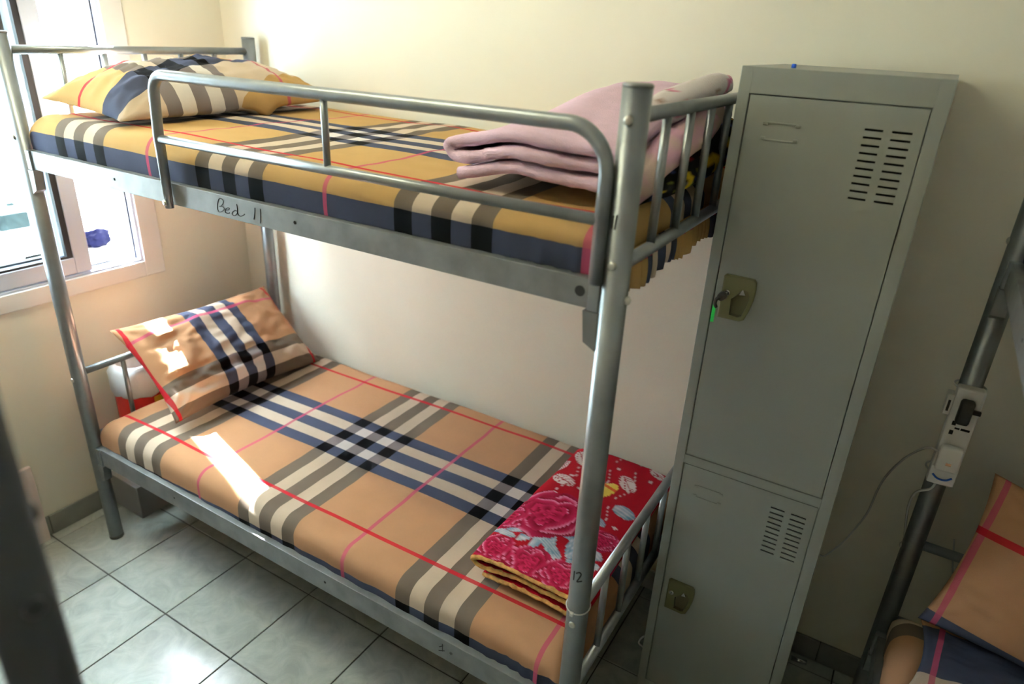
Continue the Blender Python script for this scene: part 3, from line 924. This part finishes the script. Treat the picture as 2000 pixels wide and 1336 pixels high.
# dark patterned throw between the pink blanket and the end frame
def dark_print(u, v):
    n = mnoise.noise(Vector((u*20, v*20, 11))); n2 = mnoise.noise(Vector((u*28, v*24, 17)))
    if n > 0.28: return (0.55, 0.36, 0.02)
    if n2 > 0.25: return (0.04, 0.07, 0.22)
    if n2 < -0.33: return (0.22, 0.24, 0.06)
    if n < -0.42: return (0.25, 0.02, 0.02)
    return (0.010, 0.010, 0.012)
o_ = Vector((2.10, -0.4, Z_UP-0.008))
dk = roll('throw', [(2.085, -0.70, 1.560), (2.092, -0.55, 1.575), (2.096, -0.36, 1.60), (2.096, -0.20, 1.625), (2.09, -0.13, 1.61)], [0.012, 0.030, 0.046, 0.055, 0.030], None, dark_print, M['print'], o_, seed=9)
dk.location = Vector((2.10, -0.4, Z_UP))
tag(dk, 'black throw with yellow and blue print against the upper foot frame', 'throw')

# ------------------------------------------------------------------ locker
LX, LY, LW, LH = 2.1772, -0.459, 0.380, 1.812
lk = tag(empty('locker', (LX, LY, 0)), 'tall grey steel locker with two doors against the back wall', 'locker')
LD = 0.435
DX0, DX1 = 0.0240, 0.3530
UZ0, UZ1, LZ0, LZ1 = 0.8915, 1.761, 0.085, 0.866
m = MB()
m.bbox(0, DX0, 0, 0.02, 0.0, LH, 0.0015).bbox(DX1, LW, 0, 0.02, 0.0, LH, 0.0015)
m.bbox(DX0-.001, DX1+.001, 0.0002, 0.02, UZ1, LH-0.0003, 0.0012).bbox(DX0-.001, DX1+.001, 0.0002, 0.02, LZ1, UZ0, 0.001).bbox(DX0-.001, DX1+.001, 0.0002, 0.02, 0.0, LZ0, 0.001)
m.bbox(0.0003, 0.002, 0.018, LD, 0.0, LH-.0003, 0.0005).bbox(LW-0.002, LW-.0003, 0.018, LD, 0, LH-.0003, 0.0005)
m.box(0.001, LW-0.001, 0.018, LD, LH-0.003, LH-0.0005).box(0.001, LW-0.001, LD-0.002, LD, 0, LH-.001).box(0.002, LW-0.002, 0.019, LD, 0.875, 0.88).box(0.002, LW-0.002, 0.019, LD, 0.06, 0.065)
m.build('body', M['locker'], lk)
def door(z0, z1, zs, tag_c):
    """pressed sheet door with two columns of real slots"""
    g = 0.0022
    x0, x1 = DX0+g, DX1-g; a, b = z0+g, z1-g
    xs = [x0, 0.2500, 0.2825, 0.2975, 0.3320, x1]
    zc = [a]
    for k in range(10):
        c = zs-0.0146*(9-k)
        zc += [c-0.0021, c+0.0021]
    zc.append(b)
    m = MB(); y = 0.0012
    idx = {}
    for i, x in enumerate(xs):
        for j, z in enumerate(zc):
            idx[i, j] = len(m.v); m.v.append((x, y, z))
    for i in range(len(xs)-1):
        for j in range(len(zc)-1):
            if i in (1, 3) and j % 2 == 1:
                # slot: walls going inwards
                n = len(m.v)
                m.v += [(xs[i], y+.003, zc[j]), (xs[i+1], y+.003, zc[j]), (xs[i+1], y+.003, zc[j+1]), (xs[i], y+.003, zc[j+1])]
                q = [idx[i, j], idx[i+1, j], idx[i+1, j+1], idx[i, j+1]]
                for t in range(4): m.f.append((q[t], q[(t+1) % 4], n+(t+1) % 4, n+t))
                continue
            m.f.append((idx[i, j], idx[i+1, j], idx[i+1, j+1], idx[i, j+1]))
    n = len(m.v)
    m.v += [(x0, y, a), (x1, y, a), (x1, y, b), (x0, y, b), (x0, y+.016, a), (x1, y+.016, a), (x1, y+.016, b), (x0, y+.016, b)]
    for t in range(4): m.f.append((n+t, n+(t+1) % 4, n+4+(t+1) % 4, n+4+t))
    # black sheet standing in for the locker's inner shade behind the slots
    d = m.build('door', M['locker'], lk)
    MB().box(0.236, 0.340, 0.0165, 0.0172, zs-0.15, zs+0.02).build('vent_shade', M['hole'], d)
    # pressed label holder
    cx, cz = 0.098, tag_c
    h = MB()
    for dz, s in ((0.017, 1), (-0.017, -1)):
        h.bbox(cx-0.031, cx+0.031, -0.0012, 0.0022, cz+dz-0.0016, cz+dz+0.0016, 0.001)
        for sx in (-0.032, 0.032): h.bbox(cx+sx-0.005, cx+sx+0.005, -0.0018, 0.0022, cz+dz-s*0.003-0.003, cz+dz-s*0.003+0.003, 0.0015)
    h.build('label_holder', M['locker'], d)
    return d
def latch(d, x0, z0, key):
    """olive plastic latch plate with a finger well"""
    w_, h_ = 0.074, 0.104
    out = [(0, 0), (0.050, 0), (0.060, 0.006), (0.068, 0.030), (0.073, 0.056), (0.074, 0.082), (0.072, 0.098), (0.066, 0.104), (0.004, 0.104), (0.0, 0.100)]
    inn = [(0.026, 0.012), (0.046, 0.010), (0.053, 0.014), (0.059, 0.032), (0.063, 0.052), (0.063, 0.064), (0.058, 0.074), (0.046, 0.076), (0.030, 0.056), (0.024, 0.050)]
    m = MB(); n = len(out)
    def ring(poly, y, k=1.0):
        cx = sum(p[0] for p in poly)/n; cz = sum(p[1] for p in poly)/n
        b = len(m.v)
        for p in poly: m.v.append((x0+cx+(p[0]-cx)*k, y, z0+cz+(p[1]-cz)*k))
        return b
    r0 = ring(out, 0.0015, 1.0); r1 = ring(out, -0.004, 1.0); r2 = ring(out, -0.0065, 0.95); r3 = ring(inn, -0.0065, 1.0); r4 = ring(inn, 0.0008, 0.92)
    for p, q in ((r0, r1), (r1, r2), (r2, r3)):
        for t in range(n): m.f.append((p+t, p+(t+1) % n, q+(t+1) % n, q+t))
    o = m.build('latch', M['olive'], d)
    o['label'] = 'olive plastic latch plate'
    m2 = MB()
    m2.v = m.v[r3:r3+n]+m.v[r4:r4+n]
    for t in range(n): m2.f.append((t, (t+1) % n, n+(t+1) % n, n+t))
    m2.f.append(tuple(n+t for t in range(n)))
    o2 = m2.build('latch_well', M['olive_shaded'], d)
    MB().prism([(x0+0.040, z0+0.062), (x0+0.053, z0+0.064), (x0+0.046, z0+0.076)], 1, -0.005, 0.000).build('latch_tongue', M['chrome'], d)
    cx, cz = x0+0.013, z0+0.062
    MB().tube([(cx, -0.0055, cz), (cx, -0.0085, cz), (cx, -0.0092, cz)], [0.0072, 0.0072, 0.0055], 18).build('lock_cylinder', M['chrome'], d, True)
    if not key:
        MB().bbox(cx-0.001, cx+0.001, -0.0098, -0.009, cz-0.004, cz+0.004, 0.0003).build('keyhole', M['hole'], d)
    return cx, cz
d_up = door(UZ0, UZ1, 1.7135, 1.692)
d_lo = door(LZ0, LZ1, 0.8235, 0.795)
kx, kz = latch(d_up, 0.041, 1.276, True)
latch(d_lo, 0.042, 0.388, False)
# key with a green tag in the upper lock
ky = tag(empty('key', (LX+kx, LY-0.0093, kz)), 'black headed key with a bright green tag in the upper locker door', 'key')
MB().bbox(-0.0012, 0.0012, -0.016, 0.0, -0.003, 0.003, 0.0005).build('blade', M['chrome'], ky)
MB().tube([(0, -0.013, 0), (-0.003, -0.018, -0.001), (-0.006, -0.030, -0.004)], [0.008, 0.0105, 0.008], 12).build('head', M['black'], ky, True)
MB().tube(spline([(-0.006, -0.028, -0.004), (-0.013, -0.030, -0.008), (-0.016, -0.026, -0.020), (-0.013, -0.022, -0.030)], 6), 0.0042, 8).build('key_ring', M['black'], ky, True)
MB().bbox(-0.0200, -0.0125, -0.0255, -0.0225, -0.066, -0.022, 0.001).build('tag', M['green'], ky)
# small blue cap on top of the locker
bc = tag(MB().tube([(0, 0, 0), (0, 0, 0.006), (0, 0, 0.008)], [0.0048, 0.0048, 0.004], 14).build('bottle_cap', M['blue'], None, True), 'tiny blue cap lying on top of the locker', 'cap')
bc.location = (2.262, -0.38, LH-0.0005)

# ------------------------------------------------------------------ under and behind the middle bed
bx = tag(empty('storage_box', (0.112, -0.655, 0)), 'plain grey cardboard box on the floor under the head of the middle bed', 'box')
MB().bbox(-0.095, 0.090, -0.145, 0.145, 0.0005, 0.148, 0.003).build('body', M['card'], bx)
MB().bbox(-0.097, 0.092, -0.147, 0.147, 0.1385, 0.1495, 0.002).build('lid', M['card'], bx)
bn = tag(empty('waste_bin', (0.112, -0.625, 0.1496)), 'red bag bin with white liner standing behind the head frame', 'bin')
def bag(zs, w0, d0, seed):
    m = MB(); n = 40
    for i, (z, k) in enumerate(zs):
        for t in range(n):
            a = 2*math.pi*t/n
            c, s = math.cos(a), math.sin(a)
            e = 4.0
            rr = (abs(c)**e+abs(s)**e)**(-1/e)
            wv = 1+0.02*mnoise.noise(Vector((c*2, s*2, z*9+seed)))
            m.v.append((c*rr*w0*k*wv, s*rr*d0*k*wv, z))
    for i in range(len(zs)-1):
        for t in range(n):
            q = (t+1) % n
            m.f.append((i*n+t, i*n+q, (i+1)*n+q, (i+1)*n+t))
    m.f.append(tuple(range(n)))
    return m
bag([(0, 0.92), (0.02, 0.96), (0.2, 1.0), (0.40, 1.02)], 0.074, 0.115, 1).build('body', M['redbag'], bn, True)
lb = bag([(0.355, 1.03), (0.36, 1.07), (0.40, 1.09), (0.45, 1.08), (0.475, 0.99), (0.478, 0.86), (0.40, 0.82)], 0.074, 0.115, 5)
lb.f.pop()
for i, v in enumerate(lb.v):
    q = Vector(v)
    if q.z < 0.40: lb.v[i] = (q.x, q.y, q.z+0.025*mnoise.noise(Vector((q.x*14, q.y*14, 2))))
    lb.v[i] = tuple(Vector(lb.v[i])+Vector((1, 1, 0.5))*(0.007*mnoise.noise(q*35)+0.005*mnoise.noise(q*80)))
lb.build('liner', M['liner'], bn, True)
MB().bbox(0.0752, 0.0775, -0.03, 0.05, 0.18, 0.34, 0.001).build('printed_panel', M['yellow'], bn)
# pale board by the left wall, mostly hidden by the foreground post
pc = tag(MB().bbox(0.014, 0.032, -1.40, -1.062, 0.0, 0.33, 0.003).build('board', M['pale']), 'pale pink board standing against the left wall behind the foreground post', 'board')

# ------------------------------------------------------------------ power strip on the right bed
PXR, PYR = 2.757, -0.22
face = Vector((CAM_LOC.x-PXR+0.25, CAM_LOC.y-PYR, 0)).normalized()
ang = math.atan2(face.y, face.x)+math.pi/2       # local -y looks away from the post
st = tag(empty('power_strip', (PXR, PYR, 0.918), ang), 'white power strip strapped upright to the right bed post', 'power strip')
y0 = -PR-0.0015
MB().bbox(-0.028, 0.028, y0-0.030, y0, 0.0, 0.255, 0.005).build('body', M['white'], st)
MB().bbox(-0.0275, 0.0275, y0-0.033, y0-0.0295, 0.005, 0.05, 0.0015).build('switch_panel', M['white'], st)
m = MB()
m.tube(spline([(-0.020, y0-0.0335, 0.028), (-0.010, y0-0.0338, 0.020), (0, y0-0.034, 0.018), (0.010, y0-0.0338, 0.020), (0.020, y0-0.0335, 0.028)], 6), 0.0024, 8)
m.build('blue_mark', M['blue'], st, True)
for z in (0.155,):
    for (dx, dz, a, b) in ((-0.013, 0.012, 0.004, 0.0055), (-0.013, -0.012, 0.004, 0.0055), (0.012, 0.0, 0.009, 0.0028), (-0.004, 0.0, 0.005, 0.0022)):
        MB().bbox(dx-a, dx+a, y0-0.0308, y0-0.0295, z+dz-b, z+dz+b, 0.0004).build('socket_hole', M['hole'], st)
for z in (0.018, 0.243):
    ring = [(math.cos(a)*(PR+0.0015)*1.25, math.sin(a)*(PR+0.0015)*1.25-0.004, z) for a in [k*math.pi/10 for k in range(20)]]
    MB().tube(ring, 0.0022, 6, closed=True).build('strap', M['cable'], st, True)
def at_strip(x, y, z): return st.matrix_basis @ Vector((x, y, z))
bp_ = tag(empty('black_plug', at_strip(-0.002, y0-0.031, 0.205), ang), 'black plug in the top socket of the power strip', 'plug')
m = MB(); m.bbox(-0.014, 0.014, -0.022, -0.0004, -0.032, 0.030, 0.007).build('body', M['black'], bp_, True)
MB().bbox(0.012, 0.030, -0.014, -0.005, -0.002, 0.008, 0.0015).build('pin', M['black'], bp_)
wa = tag(empty('white_adapter', at_strip(-0.030, y0-0.016, 0.205), ang), 'small white adapter on the left of the black plug', 'adapter')
MB().bbox(-0.012, 0.0015, -0.016, 0.014, -0.022, 0.030, 0.002).build('body', M['white'], wa)
MB().bbox(-0.008, -0.003, -0.0166, -0.0158, -0.012, 0.016, 0.0003).build('print', M['black'], wa)
wc = tag(empty('white_charger', at_strip(0.0, y0-0.0335, 0.085), ang), 'white charger with a long cord plugged low into the power strip', 'charger')
MB().bbox(-0.024, 0.022, -0.024, -0.0004, -0.034, 0.030, 0.006).build('body', M['white'], wc, True)
MB().bbox(-0.006, 0.006, -0.0246, -0.0235, -0.016, -0.008, 0.0006).build('logo_spot', M['chrome'], wc)
inv = wc.matrix_basis.inverted()
cpts = [at_strip(-0.026, y0-0.045, 0.095), at_strip(-0.05, y0-0.045, 0.095)]
for px, yy in (((1770, 893), -0.20), ((1735, 925), -0.14), ((1715, 955), -0.10), ((1695, 1000), -0.07), ((1668, 1035), -0.05), ((1645, 1060), -0.035), ((1612, 1085), -0.02)):
    cpts.append(pix(px, 1, yy))
cpts.append(Vector((2.556+0.006, -0.014, cpts[-1].z-0.01)))
MB().tube([inv @ p for p in spline(cpts, 8)], 0.0026, 8).build('cord', M['cable'], wc, True)
inv = st.matrix_basis.inverted()
lead = [at_strip(-0.004, y0-0.012, 0.002), at_strip(-0.010, y0-0.012, -0.025), at_strip(-0.034, y0+0.01, -0.06), at_strip(-0.036, y0+0.03, -0.12), at_strip(-0.02, PR+0.012, -0.22), at_strip(0.0, PR+0.012, -0.35),
        Vector((2.80, -0.10, 0.35)), Vector((2.85, -0.03, 0.10)), Vector((2.86, -0.03, 0.006))]
MB().tube([inv @ p for p in spline(lead, 8)], 0.003, 8).build('lead', M['cable'], st, True)
# thin white cord on the wall behind the right bed head
wcord = tag(MB().tube(spline([(2.87, -0.006, 0.62), (2.885, -0.007, 0.55), (2.905, -0.006, 0.46), (2.905, -0.008, 0.36)], 8), 0.0022, 8).build('extension_cord', M['cable'], None, True), 'thin white cord on the dark wall behind the right bed', 'cord')
# bits near the locker
tb = tag(MB().tube([(2.565, -0.047, 0.0125), (2.612, -0.040, 0.0125)], 0.0085, 14).build('metal_tube', M['chrome'], None, True), 'short shiny metal tube on the floor right of the locker', 'tube')
tb.location.z = -0.004
lc = tag(MB().tube(spline([(2.172, -0.30, 0.020), (2.140, -0.305, 0.035), (2.128, -0.318, 0.060), (2.140, -0.312, 0.088), (2.172, -0.30, 0.095)], 6), 0.0028, 8).build('cord_loop', M['cable'], None, True), 'white cord loop poking out at the left foot of the locker', 'cord')
tg = tag(lump('white_tissue', M['liner'], (2.150, -0.20, 0.715), (0.016, 0.022, 0.032), 0.3, 4), 'scrap of white tissue tucked beside the locker on the lower end rail', 'tissue')

# ------------------------------------------------------------------ ceiling light (the room's own lamp)
cl = tag(empty('ceiling_light', (0.95, -1.35, ZC)), 'long tube light fixed to the ceiling above the aisle', 'lamp')
MB().bbox(-0.62, 0.62, -0.04, 0.04, -0.045, -0.0005, 0.005).build('housing', M['trim'], cl)
MB().tube([(-0.60, 0, -0.066), (0.60, 0, -0.066)], 0.014, 14).build('tube', M['tube_lamp'], cl, True)
for sx in (-0.605, 0.605): MB().bbox(sx-0.008, sx+0.008, -0.02, 0.02, -0.085, -0.044, 0.003).build('holder', M['trim'], cl)
